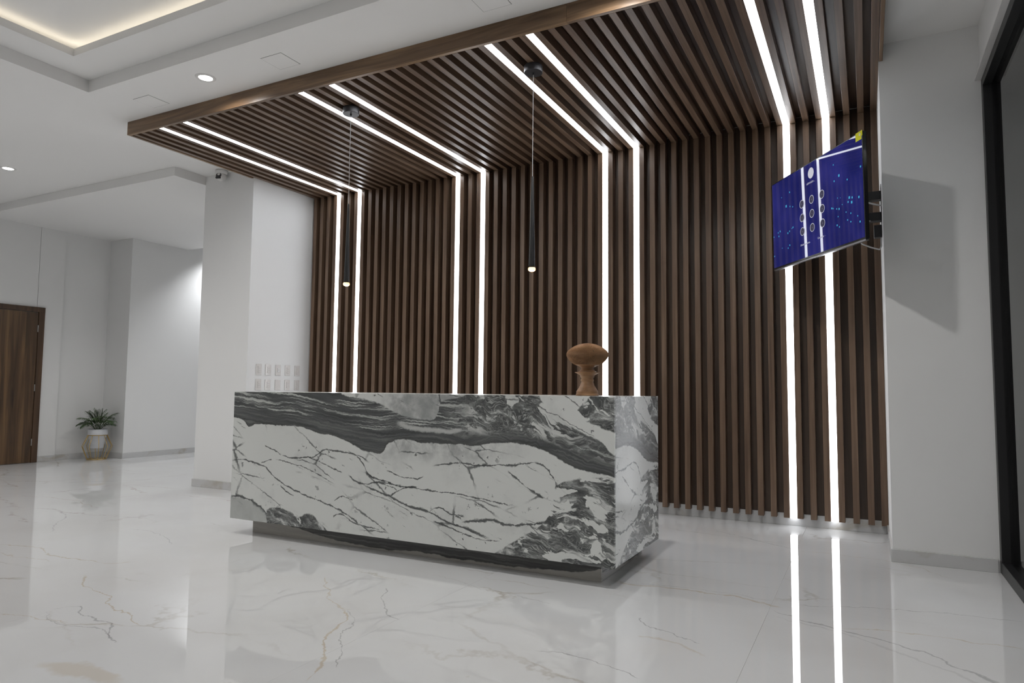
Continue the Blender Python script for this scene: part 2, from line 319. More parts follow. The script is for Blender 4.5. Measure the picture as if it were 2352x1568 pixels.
    strat = b.mix(tmix, strat, agate)
    # near-black lower rim with a soft olive tint above it
    rim = b.m('SUBTRACT', 1.0, b.step(d, 0.005, 0.035)); strat = b.mix(b.m('MULTIPLY', rim, 0.6), strat, (0.055, 0.058, 0.056))
    Dm = b.m('MULTIPLY', Dm, b.m('SUBTRACT', 1.0, b.m('MULTIPLY', b.m('MULTIPLY', turb, b.step(df, 0.06, 0.12)), b.step(incl, 0.555, 0.58))))
    # long white lens in the middle of the band
    lens = b.vein(pw, ((1.60,.895),(1.75,.868),(1.95,.86),(2.12,.875)), .022, None)
    col = b.mix(Dm, col, strat)
    col = b.mix(b.m('MULTIPLY', lens, 0.9), col, (0.62, 0.63, 0.61))
    return b.bsdf(col, 0.2, ior=1.45)
M_STONE = mat_counter()
def mat_plinth():
    b = NB('dark_vein_marble'); uv = b.uv(); s0 = b.sep(uv); uvp = b.comb(s0[0], s0[1], 0.0)
    pw = b.v('ADD', uvp, b.v('SCALE', b.v('SUBTRACT', b.noise(uvp, 9, 4, 0.6, color=True), (0.5, 0.5, 0.5)), scale=0.035))
    S = b.sep(pw); un = b.m('DIVIDE', S[0], 3.2)
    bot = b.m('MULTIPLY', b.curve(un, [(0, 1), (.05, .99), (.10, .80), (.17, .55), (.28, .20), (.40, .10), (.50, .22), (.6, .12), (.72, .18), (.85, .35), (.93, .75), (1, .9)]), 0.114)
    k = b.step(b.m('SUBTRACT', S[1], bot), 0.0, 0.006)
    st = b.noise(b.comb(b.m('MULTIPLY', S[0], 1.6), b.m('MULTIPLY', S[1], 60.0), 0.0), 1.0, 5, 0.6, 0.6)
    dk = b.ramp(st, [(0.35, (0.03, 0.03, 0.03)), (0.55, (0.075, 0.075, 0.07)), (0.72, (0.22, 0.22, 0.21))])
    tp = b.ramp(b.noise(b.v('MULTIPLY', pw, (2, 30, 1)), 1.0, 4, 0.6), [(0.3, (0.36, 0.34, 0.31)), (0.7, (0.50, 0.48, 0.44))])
    return b.bsdf(b.mix(k, tp, dk), 0.2)
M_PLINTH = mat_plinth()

def mat_screen():
    b = NB('lit_screen'); uv = b.uv(); s = b.sep(uv)
    n = b.noise(b.v('MULTIPLY', uv, (2.0, 1.3, 1)), 1.5, 2)
    c = b.mix(b.step(n, 0.3, 0.75), (0.007, 0.009, 0.075), (0.018, 0.019, 0.13))
    return b.bsdf((0.004, 0.004, 0.006), 0.015, emit=c, estr=1.0)
M_SCREEN = mat_screen()
M_SCRW = emitm('screen_white', (0.75, 0.75, 0.85), 0.55, (0.02, 0.02, 0.02))
M_SCRC = emitm('screen_cyan', (0.02, 0.30, 0.50), 0.9, (0.02, 0.02, 0.02))
M_SCRK = emitm('screen_dark_disc', (0.02, 0.018, 0.05), 0.8, (0.01, 0.01, 0.01))
def mat_glass():
    b = NB('window_glass'); g = b.n('ShaderNodeBsdfGlass'); g.inputs['IOR'].default_value = 1.5; g.inputs['Roughness'].default_value = 0.0
    g.inputs['Color'].default_value = (0.86, 0.93, 0.92, 1)
    tr = b.n('ShaderNodeBsdfTransparent'); tr.inputs[0].default_value = (0.75, 0.80, 0.80, 1)
    gl = b.n('ShaderNodeBsdfGlossy'); gl.inputs['Roughness'].default_value = 0.0
    fr = b.n('ShaderNodeFresnel'); fr.inputs[0].default_value = 1.55
    mx = b.n('ShaderNodeMixShader'); b.t.links.new(fr.outputs[0], mx.inputs[0]); b.t.links.new(tr.outputs[0], mx.inputs[1]); b.t.links.new(gl.outputs[0], mx.inputs[2])
    b.t.links.new(mx.outputs[0], b.out.inputs[0]); return b.mat
M_GLASS = mat_glass()
def mat_carved():
    b = NB('carved_soapstone_wood'); p = b.objco(); n = b.noise(b.v('MULTIPLY', p, (1, 1, 4)), 14, 4, 0.6)
    sp = b.noise(p, 34, 3, 0.6)
    c = b.ramp(n, [(0.3, (0.29, 0.15, 0.07)), (0.7, (0.43, 0.245, 0.125))]); c = b.mix(b.m('MULTIPLY', b.step(sp, 0.68, 0.72), 0.6), c, (0.06, 0.045, 0.035))
    return b.bsdf(c, 0.45)
M_CARVE = mat_carved()
M_GAP = simple('painted_shadow_gap_grey', (0.25, 0.25, 0.25), 0.9)
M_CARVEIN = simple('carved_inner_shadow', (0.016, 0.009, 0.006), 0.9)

# ------------------------------------------------------------------ mesh helpers
def mk(name, bm, mat, parent=None, loc=(0, 0, 0), smooth=False, rot=None):
    me = bpy.data.meshes.new(name); bm.normal_update(); bm.to_mesh(me); bm.free()
    if mat is not None: me.materials.append(mat)
    if smooth:
        for p in me.polygons: p.use_smooth = True
    o = bpy.data.objects.new(name, me); o.location = loc
    if rot: o.rotation_euler = rot
    C.objects.link(o)
    if parent: o.parent = parent
    return o
def box(bm, x0, x1, y0, y1, z0, z1, bev=0.0):
    r = bmesh.ops.create_cube(bm, size=1.0)
    vsx = r['verts']
    for v in vsx:
        v.co = Vector(((x0 + x1) / 2 + v.co.x * (x1 - x0), (y0 + y1) / 2 + v.co.y * (y1 - y0), (z0 + z1) / 2 + v.co.z * (z1 - z0)))
    if bev > 0:
        es = list({e for v in vsx for e in v.link_edges})
        bmesh.ops.bevel(bm, geom=es, offset=bev, segments=2, profile=0.5, affect='EDGES')
    return bm
def boxo(name, mat, x0, x1, y0, y1, z0, z1, parent=None, bev=0.0, origin=None):
    bm = bmesh.new(); o_ = origin or (0, 0, 0)
    box(bm, x0 - o_[0], x1 - o_[0], y0 - o_[1], y1 - o_[1], z0 - o_[2], z1 - o_[2], bev)
    return mk(name, bm, mat, parent, o_)
def struct(o): o['kind'] = 'structure'; return o
def tag(o, label, cat, group=None):
    o['label'] = label; o['category'] = cat
    if group: o['group'] = group
    return o
def empty(name, loc, label, cat, group=None, rot=(0, 0, 0)):
    o = bpy.data.objects.new(name, None); o.location = loc; o.rotation_euler = rot; o.empty_display_size = 0.1; C.objects.link(o)
    return tag(o, label, cat, group)
def lathe(bm, prof, n=32, c=(0, 0, 0), cap=True):
    rings = []
    for r, z in prof:
        rings.append([bm.verts.new((c[0] + r * math.cos(2 * math.pi * k / n), c[1] + r * math.sin(2 * math.pi * k / n), c[2] + z)) for k in range(n)])
    for a, b_ in zip(rings, rings[1:]):
        for k in range(n): bm.faces.new((a[k], a[(k + 1) % n], b_[(k + 1) % n], b_[k]))
    if cap:
        bm.faces.new(list(reversed(rings[0]))); bm.faces.new(rings[-1])
    return bm
def tube(bm, pts, r, n=6, closed=False):
    pts = [Vector(p) for p in pts]; rings = []; N_ = len(pts)
    for i, p in enumerate(pts):
        if closed: d = pts[(i + 1) % N_] - pts[i - 1]
        else: d = pts[min(i + 1, N_ - 1)] - pts[max(i - 1, 0)]
        d.normalize(); a = d.cross(Vector((0, 0, 1)) if abs(d.z) < 0.9 else Vector((1, 0, 0))).normalized(); b_ = d.cross(a)
        rings.append([bm.verts.new(p + (a * math.cos(2 * math.pi * k / n) + b_ * math.sin(2 * math.pi * k / n)) * r) for k in range(n)])
    rng = range(N_) if closed else range(N_ - 1)
    for i in rng:
        A, B = rings[i], rings[(i + 1) % N_]
        for k in range(n): bm.faces.new((A[k], A[(k + 1) % n], B[(k + 1) % n], B[k]))
    if not closed:
        bm.faces.new(list(reversed(rings[0]))); bm.faces.new(rings[-1])
    return bm

# ------------------------------------------------------------------ room shell
# floor: large slabs with hairline joints
fl = struct(boxo('floor', simple('grout', (0.70, 0.69, 0.67), 0.5), -10.2, 2.6, YF - .2, 5.0, -0.10, -0.003))
tw, tl = 1.6, 3.2
xs = [0.716 + tw * k for k in range(-7, 2)]; ys = [0.9 + tl * k for k in range(-3, 3)]
g = 0.0012
for i in range(len(xs) - 1):
    for j in range(len(ys) - 1):
        x0, x1, y0, y1 = max(xs[i], -10.0), min(xs[i + 1], 2.3), max(ys[j], YF), min(ys[j + 1], 4.9)
        if x1 - x0 < .05 or y1 - y0 < .05: continue
        h0 = .0011 if abs(x0 - .716) < .01 else .0003; h1 = .0011 if abs(x1 - .716) < .01 else .0003
        bm = bmesh.new(); box(bm, x0 + h0, x1 - h1, y0 + .0003, y1 - .0003, -0.003, 0.0)
        mk('tile', bm, M_FLOOR, fl)
def wall(name, *b, mat=None, **k): return struct(boxo(name, mat or M_WALL, *b, **k))
wl = wall('wall_left', WLX - .2, WLX, YF, -0.55 - .004, 0, 3.62)
box_ = wall('wall_left_panel', WLX - .2, WLX, -0.55 + .004, -0.18, 0, 3.62)
boxo('groove_backing', M_WALL, WLX - .2, WLX - .008, -0.56, -0.54, 0, 3.62, wl)
wall('wall_left_recess', WLX - .23, WLX - .03, -0.18, CY, 0, 3.62)
wall('wall_corner_return', WLX - .03, DX, CY, CY + .12, 0, 3.62)
wall('wall_corridor', DX - .2, DX, CY + .12, 4.5, 0, 4.0)
wall('wall_corridor_end', DX, PXL, 4.3, 4.5, 0, 4.0)
wall('wall_column_left', PXL, XL, PY, 4.5, 0, 4.0)
wall('wall_back', XL, XR, 0.083, 0.25, 0, HC + .2)
wall('wall_column_right', XR, 2.05, RPY, 0.25, 0, HC + .2)
wall('wall_front', -10, 2.6, YF - .2, YF, 0, 4.1)
# main ceiling with the stepped tray cut out of it
TX0, TX1, TY0, TY1 = -4.61, 0.55, -7.9, -2.972
RX0, RX1, RY0, RY1 = -4.291, 0.23, -7.58, -3.285
cl = bmesh.new()
def ring(bm, X0, X1, Y0, Y1, x0, x1, y0, y1, z0, z1):
    box(bm, X0, x0, Y0, Y1, z0, z1); box(bm, x1, X1, Y0, Y1, z0, z1)
    box(bm, x0, x1, Y0, y0, z0, z1); box(bm, x0, x1, y1, Y1, z0, z1)
ring(cl, -10, 2.3, YF, 0.3, TX0, TX1, TY0, TY1, HC, HC + 0.105)
ce = struct(mk('ceiling', cl, M_CEIL))
cr_ = bmesh.new(); ring(cr_, TX0 - .5, TX1 + .5, TY0 - .4, TY1 + .4, RX0, RX1, RY0, RY1, HC + 0.1055, HC + 0.165)
ct = struct(mk('ceiling_tray_step', cr_, M_CEIL))
struct(boxo('ceiling_tray_top', M_CEIL, TX0 - .6, TX1 + .6, TY0 - .5, TY1 + .5, HC + 0.24, HC + 0.30))
bm = bmesh.new(); ring(bm, TX0 - .52, TX1 + .52, TY0 - .42, TY1 + .42, RX0 - .20, RX1 + .20, RY0 - .20, RY1 + .20, HC + .166, HC + .239); struct(mk('ceiling_tray_side', bm, M_CEIL))
# corridor ceiling: lower soffit beside the column
bm = bmesh.new(); box(bm, -10, PXL + .002, -1.348, 1.555, SZ, HC - .001); box(bm, PXL, PXL + .001, PY - .0, PY + .001, SZ, HC)
struct(mk('ceiling_corridor', bm, M_CEIL))
struct(boxo('ceiling_corridor_end', M_CEIL, -10, PXL, 1.555, 4.5, 3.85, 3.95))

# skirtings
def skirt(name, *b): return struct(boxo(name, M_SKIRT, *b, bev=0.002))
SH = 0.085
skirt('baseboard_left', WLX, WLX + .013, -0.44, -0.18, 0, SH)
skirt('baseboard_left_recess', WLX - .03, WLX - .017, -0.18, CY, 0, SH)
skirt('baseboard_corner_return', WLX - .016, DX + .013, CY - .013, CY, 0, SH)
skirt('baseboard_corridor', DX, DX + .013, CY, 4.3, 0, SH)
skirt('baseboard_column_left', PXL - .014, XL, PY - .014, PY, 0, SH)
skirt('baseboard_column_right', XR - .012, 1.915, RPY - .016, RPY, 0, SH)
skirt('baseboard_side_right', XR - .012, XR, RPY, 0.07, 0, SH)
skirt('baseboard_side_left', XL, XL + .012, PY, 0.07, 0, SH)
skirt('baseboard_back', XL + .012, XR - .012, 0.066, 0.0765, 0, SB + .03)

# door
dr = struct(bpy.data.objects.new('door_1', None)); dr.location = (WLX, -0.95, 0); C.objects.link(dr)
def dpart(name, mat, *b, bev=0.0, par=dr): return boxo(name, mat, *b, par, bev, None)
def local(o, par):
    for v in o.data.vertices: v.co -= par.location
    return o
dy1 = -0.445; dy0 = -1.52
local(dpart('frame_side', M_DOORF, WLX + .001, WLX + .03, dy1 - .085, dy1, 0, 2.30, bev=.003), dr)
local(dpart('frame_side', M_DOORF, WLX + .001, WLX + .03, dy0, dy0 + .085, 0, 2.30, bev=.003), dr)
local(dpart('frame_head', M_DOORF, WLX + .001, WLX + .031, dy0, dy1, 2.227, 2.30, bev=.003), dr)
bm = bmesh.new(); box(bm, -.011, .011, -.4475, .4475, -1.11, 1.105, .002)
mk('door_leaf', bm, M_DOOR, dr, (.013, (dy0 + dy1) / 2 + .95, 1.1155))
for hz in (0.30, 1.10, 1.98):
    bm = bmesh.new(); tube(bm, [(0, 0, -.05), (0, 0, .05)], .007, 8)
    mk('hinge', bm, M_CHROME, dr, (.03, dy1 - .092 + .95, hz))
bm = bmesh.new(); tube(bm, [(0, 0, 0), (.05, 0, 0), (.055, .02, 0), (.055, .12, 0)], .009, 8); mk('handle', bm, M_CHROME, dr, (.025, dy0 + .16 + .95, 1.02), True)

# shop window on the right
wn = struct(bpy.data.objects.new('window_1', None)); wn.location = (GX, -0.94, 0); C.objects.link(wn)
GX1 = GX + 0.092; GT = 3.235
def wp(name, mat, *b, bev=.003): return local(boxo(name, mat, *b, wn, bev), wn)
wp('frame_jamb', M_BLACK, GX + .006, GX1, -1.00, RPY - .001, 0.001, GT)
wp('frame_sill', M_BLACK, GX + .006, GX1, YF, -1.00, 0.001, 0.075)
wp('frame_head', M_BLACK, GX + .006, GX1, YF, -1.00, GT - .06, GT)
wp('frame_jamb', M_BLACK, GX + .006, GX1, -4.6, -4.54, 0.075, GT - .06)
wp('glass_pane', M_GLASS, GX + .055, GX + .063, -4.54, -1.00, 0.075, GT - .06, bev=0)
wp('glass_pane', M_GLASS, GX + .055, GX + .063, YF, -4.6, 0.075, GT - .06, bev=0)
wall('wall_right', GX + .001, GX + .25, YF, RPY - .001, GT + .012, HC + .1)
struct(boxo('trim_1', M_WHITEP, GX - .03, GX + .02, YF, RPY - .001, GT, GT + .012))
# outside: dark pavement and a dim wall across the way
struct(boxo('wall_outside', simple('outside_grey', (0.16, 0.165, 0.165), 0.8), 6.0, 6.2, YF - 2, 2, 0, 5))

# ------------------------------------------------------------------ slat wall and canopy
def board(name, lx, ly, lz, mat, parent, loc, rot=(0, 0, 0), bev=0.0015):
    bm = bmesh.new(); box(bm, -lx / 2, lx / 2, -ly / 2, ly / 2, -lz / 2, lz / 2, bev); return mk(name, bm, mat, parent, loc, rot=rot)
SW, SD = 0.0480, 0.078
SX = []
per = (LX[1] - LX[0]) / 3
for k in range(4): SX.append(LX[0] - per * (.5 + k))
for i in range(7):
    n = 3 if i % 2 == 0 else 13
    pp = (LX[i + 1] - LX[i]) / n
    for k in range(n): SX.append(LX[i] + pp * (.5 + k))
for k in range(4): SX.append(LX[7] + per * (.5 + k))
SX = [min(max(x, XL + SW / 2 + .001), XR - SW / 2 - .001) for x in SX]
sw = empty('slat_wall', ((XL + XR) / 2, 0.08, 0), 'dark walnut wall panelling of tall vertical slats behind the marble counter', 'wall panel')
ox = (XL + XR) / 2
board('backing', XR - XL - .002, .005, H + .07 - SB - .001, M_BACK, sw, (0, -.0 - .0005, (H + .07 + SB) / 2), bev=0)
first = None
LZ = H - SB - 0.0015
for x in SX:
    if first is None:
        first = board('slat', SW, SD, LZ, M_SLAT, sw, (x - ox, -.08 + SD / 2 - .0, SB + LZ / 2)); fz = first
    else:
        o = fz.copy(); o.location = (x - ox, -.08 + SD / 2, SB + LZ / 2); C.objects.link(o); o.parent = sw
cn = empty('slat_canopy', ((XL + XR) / 2, -D, H), 'dark walnut slatted canopy hung under the ceiling above the counter', 'canopy')
LY = D - .032 + .0775
R90 = (math.pi / 2, 0, 0)
cf = None
for x in SX:
    loc = (x - ox, .032 + LY / 2, SD / 2 - .004)
    if cf is None: cf = board('slat', SW, SD - .008, LY, M_SLAT, cn, loc, R90)
    else:
        o = cf.copy(); o.location = loc; C.objects.link(o); o.parent = cn
board('backing', XR - XL, .006, LY, M_BACK, cn, (0, .032 + LY / 2, .078), R90, 0)
# front fascia (two boards meeting at a joint) and side trims
fj = -0.46
def fboard(x0, x1):
    bm = bmesh.new(); L = x1 - x0; box(bm, -.0625, .0625, -.015, .015, -L / 2, L / 2, .0015)
    return mk('fascia', bm, M_FASCIA, cn, ((x0 + x1) / 2 - ox, .016, .0625), rot=(0, math.pi / 2, 0))
fboard(XL - .032, fj - .0006); fboard(fj + .0006, XR + .028)
def side(x, w_, y1, z0):
    L = y1 + D - .032; bm = bmesh.new(); box(bm, -w_ / 2, w_ / 2, -(HC - H - z0) / 2, (HC - H - z0) / 2, -L / 2, L / 2, .002)
    mk('side_trim', bm, M_FASCIA, cn, (x - ox, .032 + L / 2, (HC - H + z0) / 2), rot=R90)
side(XL - .016, .030, PY - .002, 0.0); side(XL + .0, .0, PY - .002, 0.0) if 0 else None
side(XR + .014, .026, RPY - .002, 0.0)

# light strips set between the slats
names = ['leftmost', 'second from left', 'third from left', 'fourth from left', 'fifth from left', 'sixth from left', 'seventh, crossing behind the television', 'rightmost one']
for i, x in enumerate(LX):
    e = empty('light_strip', (x, 0, H), 'white light line folding from canopy down the slat wall, ' + names[i], 'light strip', 'light lines in the slat panelling')
    lw = .0545
    bm = bmesh.new(); box(bm, -lw / 2, lw / 2, .004, .03, SB - H, -.004); mk('wall_diffuser', bm, M_LED, e)
    bm = bmesh.new(); box(bm, -lw / 2, lw / 2, -D + .033, .03, .004 - .003, .03); mk('ceiling_diffuser', bm, M_LED, e)

# ------------------------------------------------------------------ reception counter
ck = empty('reception_counter', (KX0, KY0, 0), 'long white and grey veined marble reception counter on a recessed plinth', 'counter')
def slab(name, mat, x0, x1, y0, y1, z0, z1, uvf, bev=0.0015, par=ck):
    bm = bmesh.new(); box(bm, x0, x1, y0, y1, z0, z1, bev); ul = bm.loops.layers.uv.new('uv'); bm.normal_update()
    for f in bm.faces:
        for l in f.loops:
            l[ul].uv = uvf(l.vert.co)
    for v in bm.verts: v.co -= Vector(par.location)
    return mk(name, bm, mat, par)
T_ = 0.02
fu = lambda c: (c.x - KX0, c.z)
slab('front_slab', M_STONE, KX0 + .0005, KX1 - .0005, KY0, KY0 + T_, KB, KH - .0005, fu)
slab('end_slab', M_STONE, KX1 - T_, KX1, KY0 + T_ + .0005, KY1, KB, KH - .0005, lambda c: (2.33 + (c.y - KY0) * 0.87, c.z))
slab('end_slab', M_STONE, KX0, KX0 + T_, KY0 + T_ + .0005, KY1, KB, KH - .0005, lambda c: ((c.y - KY0), c.z))
slab('top_slab', M_STONE, KX0 + T_ + .0005, KX1 - T_ - .0005, KY0 + T_ + .0005, KY1, KH - .0205, KH - .0008, lambda c: (c.x - KX0, .25 + (c.y - KY0) * .5))
slab('underside', M_PLINTH, KX0 + T_ + .001, KX1 - T_ - .001, KY0 + T_ + .001, KY1, KB + .002, KB + .014, lambda c: (c.x - KX0, .03), 0)
slab('back_shelf', M_WHITEP, KX0 + T_ + .001, KX1 - T_ - .001, KY0 + T_ + .30, KY1, .72, .745, fu, 0)
slab('inner_panel', M_WHITEP, KX0 + T_ + .001, KX1 - T_ - .001, KY0 + T_ + .28, KY0 + T_ + .298, KB + .015, KH - .022, fu, 0)
PX0, PX1, PY0_, PY1_ = -3.1214, -0.2299, -2.3933, KY1 - .005
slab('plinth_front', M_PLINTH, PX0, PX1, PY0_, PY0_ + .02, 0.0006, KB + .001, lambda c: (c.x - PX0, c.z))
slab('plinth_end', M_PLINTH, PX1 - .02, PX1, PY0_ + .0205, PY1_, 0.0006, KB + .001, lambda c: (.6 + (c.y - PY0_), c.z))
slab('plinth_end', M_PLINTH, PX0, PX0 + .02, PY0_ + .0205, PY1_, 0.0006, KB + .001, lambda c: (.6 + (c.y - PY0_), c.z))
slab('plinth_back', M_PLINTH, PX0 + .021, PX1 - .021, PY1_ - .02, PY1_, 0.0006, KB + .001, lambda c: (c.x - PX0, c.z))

# ------------------------------------------------------------------ carved lamp-like sculpture
SXY = (-.452, -2.05)
sp = empty('carved_sculpture', (SXY[0], SXY[1], KH), 'carved brown openwork ball on a turned pedestal standing on the counter', 'sculpture')
k = 1 / 346.0 / 9.8
prof = [(255, 0), (258, 30), (240, 60), (250, 75), (235, 110), (200, 160), (165, 220), (140, 290), (128, 310), (142, 330), (150, 350), (138, 370), (128, 392), (150, 408), (160, 425), (160, 455), (200, 478), (250, 505), (282, 520), (280, 526), (215, 530), (185, 545)]
bm = bmesh.new(); lathe(bm, [(r * k, z * k) for r, z in prof], 48); mk('pedestal', bm, M_CARVE, sp, smooth=True)
prof = [(185, 530), (205, 532), (170, 560), (140, 595), (135, 620), (160, 645), (210, 668), (275, 692), (278, 700), (200, 700)]
bm = bmesh.new(); lathe(bm, [(r * k, z * k) for r, z in prof], 48); mk('neck', bm, M_CARVE, sp, smooth=True)
# openwork ball: a diamond lattice
def ballr(z):                                # radius in profile units for height 0..1
    pts = [(0, 270), (.06, 330), (.2, 400), (.33, 445), (.42, 463), (.52, 463), (.62, 440), (.75, 370), (.86, 285), (.94, 190), (.985, 95), (1.0, 30)]
    for (a, ra), (b_, rb) in zip(pts, pts[1:]):
        if z <= b_: t = (z - a) / (b_ - a); return ra + (rb - ra) * t
    return 30
bm = bmesh.new(); nu, nv = 64, 34; z0b, hb = 702 * k, 470 * k
R_ = []
for j in range(nv + 1):
    z = j / nv; r = ballr(z) * k
    R_.append([bm.verts.new((r * math.cos(2 * math.pi * (i + .5 * (j % 2)) / nu), r * math.sin(2 * math.pi * (i + .5 * (j % 2)) / nu), z0b + z * hb)) for i in range(nu)])
for j in range(nv - 1):
    for i in range(nu):
        a = R_[j][(i + (j % 2)) % nu]; c = R_[j + 2][(i + (j % 2)) % nu]; l = R_[j + 1][i]; r = R_[j + 1][(i + 1) % nu] if 1 else None
        if j % 2 == 0: a = R_[j][(i + 1) % nu]; c = R_[j + 2][(i + 1) % nu]
        else: a = R_[j][(i + 1) % nu]; c = R_[j + 2][(i + 1) % nu]
        if j % 2 == 1: l = R_[j + 1][(i + 1) % nu]; r = R_[j + 1][(i + 2) % nu]; a = R_[j][(i + 1) % nu]; c = R_[j + 2][(i + 1) % nu]
        if j % 2 == 0: l = R_[j + 1][i]; r = R_[j + 1][(i + 1) % nu]; 
        try: bm.faces.new((a, r, c, l))
        except ValueError: pass
ball = mk('openwork_ball', bm, M_CARVE, sp)
wf = ball.modifiers.new('lattice', 'WIREFRAME'); wf.thickness = 0.0058; wf.use_even_offset = False; wf.use_boundary = True
bm = bmesh.new(); lathe(bm, [(max(ballr(j / 16) * k - .016, .002), z0b + j / 16 * (hb - .012)) for j in range(17)], 32); mk('inner_shade_core', bm, M_CARVEIN, sp, smooth=True)  # near-black core: shade behind the lattice openings, put in as colour
bm = bmesh.new(); lathe(bm, [(0.0, hb + z0b - .006), (.055, hb + z0b - .012), (.085, hb + z0b - .026)][::-1], 32, cap=False); mk('crown', bm, M_CARVE, sp, smooth=True)

# ------------------------------------------------------------------ pendants
def pendant(x, zt, label):
    zc = H
    e = empty('pendant_lamp', (x, -1.965, zc), label, 'pendant lamp', 'slim pendants over the counter')
    bm = bmesh.new(); lathe(bm, [(.066, -.055), (.068, -.052), (.068, -.004), (.066, -.0015)], 40); mk('ceiling_rose', bm, M_DARKM, e, smooth=False)
    bm = bmesh.new(); lathe(bm, [(.007, -.068), (.009, -.055)], 12); mk('cord_grip', bm, M_DARKM, e)
    bm = bmesh.new(); tube(bm, [(0, 0, -.068), (0, 0, 2.669 - zc)], .0022, 6); mk('cable', bm, M_CABLE, e)
    bm = bmesh.new(); lathe(bm, [(.0235, 2.005 - zc), (.0225, 2.03 - zc), (.008, 2.655 - zc), (.006, 2.67 - zc)], 24); mk('shade', bm, M_BLACK, e, smooth=True)
    bm = bmesh.new(); lathe(bm, [(.012, 1.978 - zc), (.024, 1.984 - zc), (.0275, 1.994 - zc), (.024, 2.0045 - zc)], 24); mk('bulb', bm, M_BULB, e, smooth=True)
    lamp('pendant_light', 'POINT', (x, -1.965, 1.955), 1.6, (1.0, 0.62, 0.28), 0.03)
pendant(-2.6115, 2.67, 'slim black pendant lamp with glowing warm tip, farther one on the left')
pendant(-0.9085, 2.67, 'slim black pendant lamp with glowing warm tip, nearer one in the middle')

# ------------------------------------------------------------------ television
tv = empty('television', (.876, -.928, 2.482), 'large black television with blue unlock screen on arms beside slat wall', 'television')
w2 = Vector((.5412, -.8408, -.0108)).normalized(); uu = Vector((-.006, -.0166, .9998)); n2 = w2.cross(uu).normalized(); uu = n2.cross(w2)
mt = Matrix((w2, uu, n2)).transposed().to_4x4(); mt.translation = tv.location; tv.matrix_world = mt
TWd, THt = 1.24, .704
bm = bmesh.new(); box(bm, -TWd / 2, TWd / 2, -THt / 2, THt / 2, -.028, 0, .002); mk('bezel', bm, M_TVPL, tv)
bm = bmesh.new(); box(bm, -.48, .48, -.30, .20, -.062, -.028, .01); mk('back_housing', bm, M_TVPL, tv)
bm = bmesh.new(); box(bm, -TWd / 2 + .004, TWd / 2 - .004, -THt / 2 - .012, -THt / 2 - .0005, -.026, -.001, .002); mk('bottom_trim', bm, M_SILVER, tv)
bm = bmesh.new(); ul = bm.loops.layers.uv.new('uv'); sx_, sy_ = TWd / 2 - .007, THt / 2 - .007
f = bm.faces.new([bm.verts.new(q) for q in ((-sx_, -sy_ + .004, .0006), (sx_, -sy_ + .004, .0006), (sx_, sy_, .0006), (-sx_, sy_, .0006))])
for l, q in zip(f.loops, ((0, 0), (1, 0), (1, 1), (0, 1))): l[ul].uv = q
mk('screen', bm, M_SCREEN, tv)
def disc(bm, cx, cy, z, r0, r1, n=28):
    o_ = [bm.verts.new((cx + r1 * math.cos(2 * math.pi * i / n), cy + r1 * math.sin(2 * math.pi * i / n), z)) for i in range(n)]
    if r0 <= 0: bm.faces.new(o_); return
    i_ = [bm.verts.new((cx + r0 * math.cos(2 * math.pi * i / n), cy + r0 * math.sin(2 * math.pi * i / n), z)) for i in range(n)]
    for q in range(n): bm.faces.new((i_[q], o_[q], o_[(q + 1) % n], i_[(q + 1) % n]))
ring0 = disc0 = None
for i in range(3):
    for j in range(3):
        loc = (-.152 + .1393 * i, .071 - .1045 * j, .0012)
        if ring0 is None:
            bm = bmesh.new(); disc(bm, 0, 0, 0, 0, .0295); disc0 = mk('pattern_dot', bm, M_SCRK, tv, loc)
            bm = bmesh.new(); disc(bm, 0, 0, .0002, .0275, .0315); disc(bm, 0, 0, .0002, 0, .0022, 8); ring0 = mk('dot_outline', bm, M_SCRW, disc0)
        else:
            a = disc0.copy(); a.location = loc; C.objects.link(a); a.parent = tv
            b_ = ring0.copy(); C.objects.link(b_); b_.parent = a
bm = bmesh.new(); disc(bm, -.012, .268, .0012, 0, .040); mk('user_icon', bm, M_SCRW, tv)
sq = [(-.388,.116,.016),(-.328,.099,.009),(-.287,.086,.008),(-.329,.212,.010),(-.373,-.102,.011),(-.345,-.093,.009),(-.291,-.074,.010),(-.308,-.079,.007),(-.519,-.097,.010),(-.497,-.061,.011),(-.529,-.066,.009),(-.347,-.203,.010),(-.468,-.203,.006),(-.374,-.221,.009),(.346,.14,.014),(.287,.118,.009),(.283,.234,.008),(.458,-.043,.014),(.49,-.051,.011),(.443,-.069,.010),(.483,-.081,.014),(.564,-.068,.012),(.248,-.063,.010),(.265,-.069,.008),(.308,-.082,.008),(.336,-.089,.011),(.375,-.069,.006),(.321,-.01,.006),(.354,-.017,.004),(.417,-.131,.007),(.47,-.152,.008),(.322,-.139,.007),(.431,-.188,.008),(.467,-.208,.008),(.307,-.196,.010),(.334,-.213,.008),(.545,-.188,.007),(.568,-.231,.010),(.592,.125,.010),(.441,.084,.009),(-.459,.204,.006),(-.606,-.086,.008),(-.609,-.245,.009)]
bm = bmesh.new()
for x, y, s in sq:
    if abs(x) > .6: x = math.copysign(.6, x)
    bm.faces.new([bm.verts.new(q) for q in ((x - s * .55, y - s * .6, .0012), (x + s * .55, y - s * .6, .0012), (x + s * .55, y + s * .6, .0012), (x - s * .55, y + s * .6, .0012))])
o = mk('glowing_specks', bm, M_SCRC, tv); o['kind'] = 'stuff'
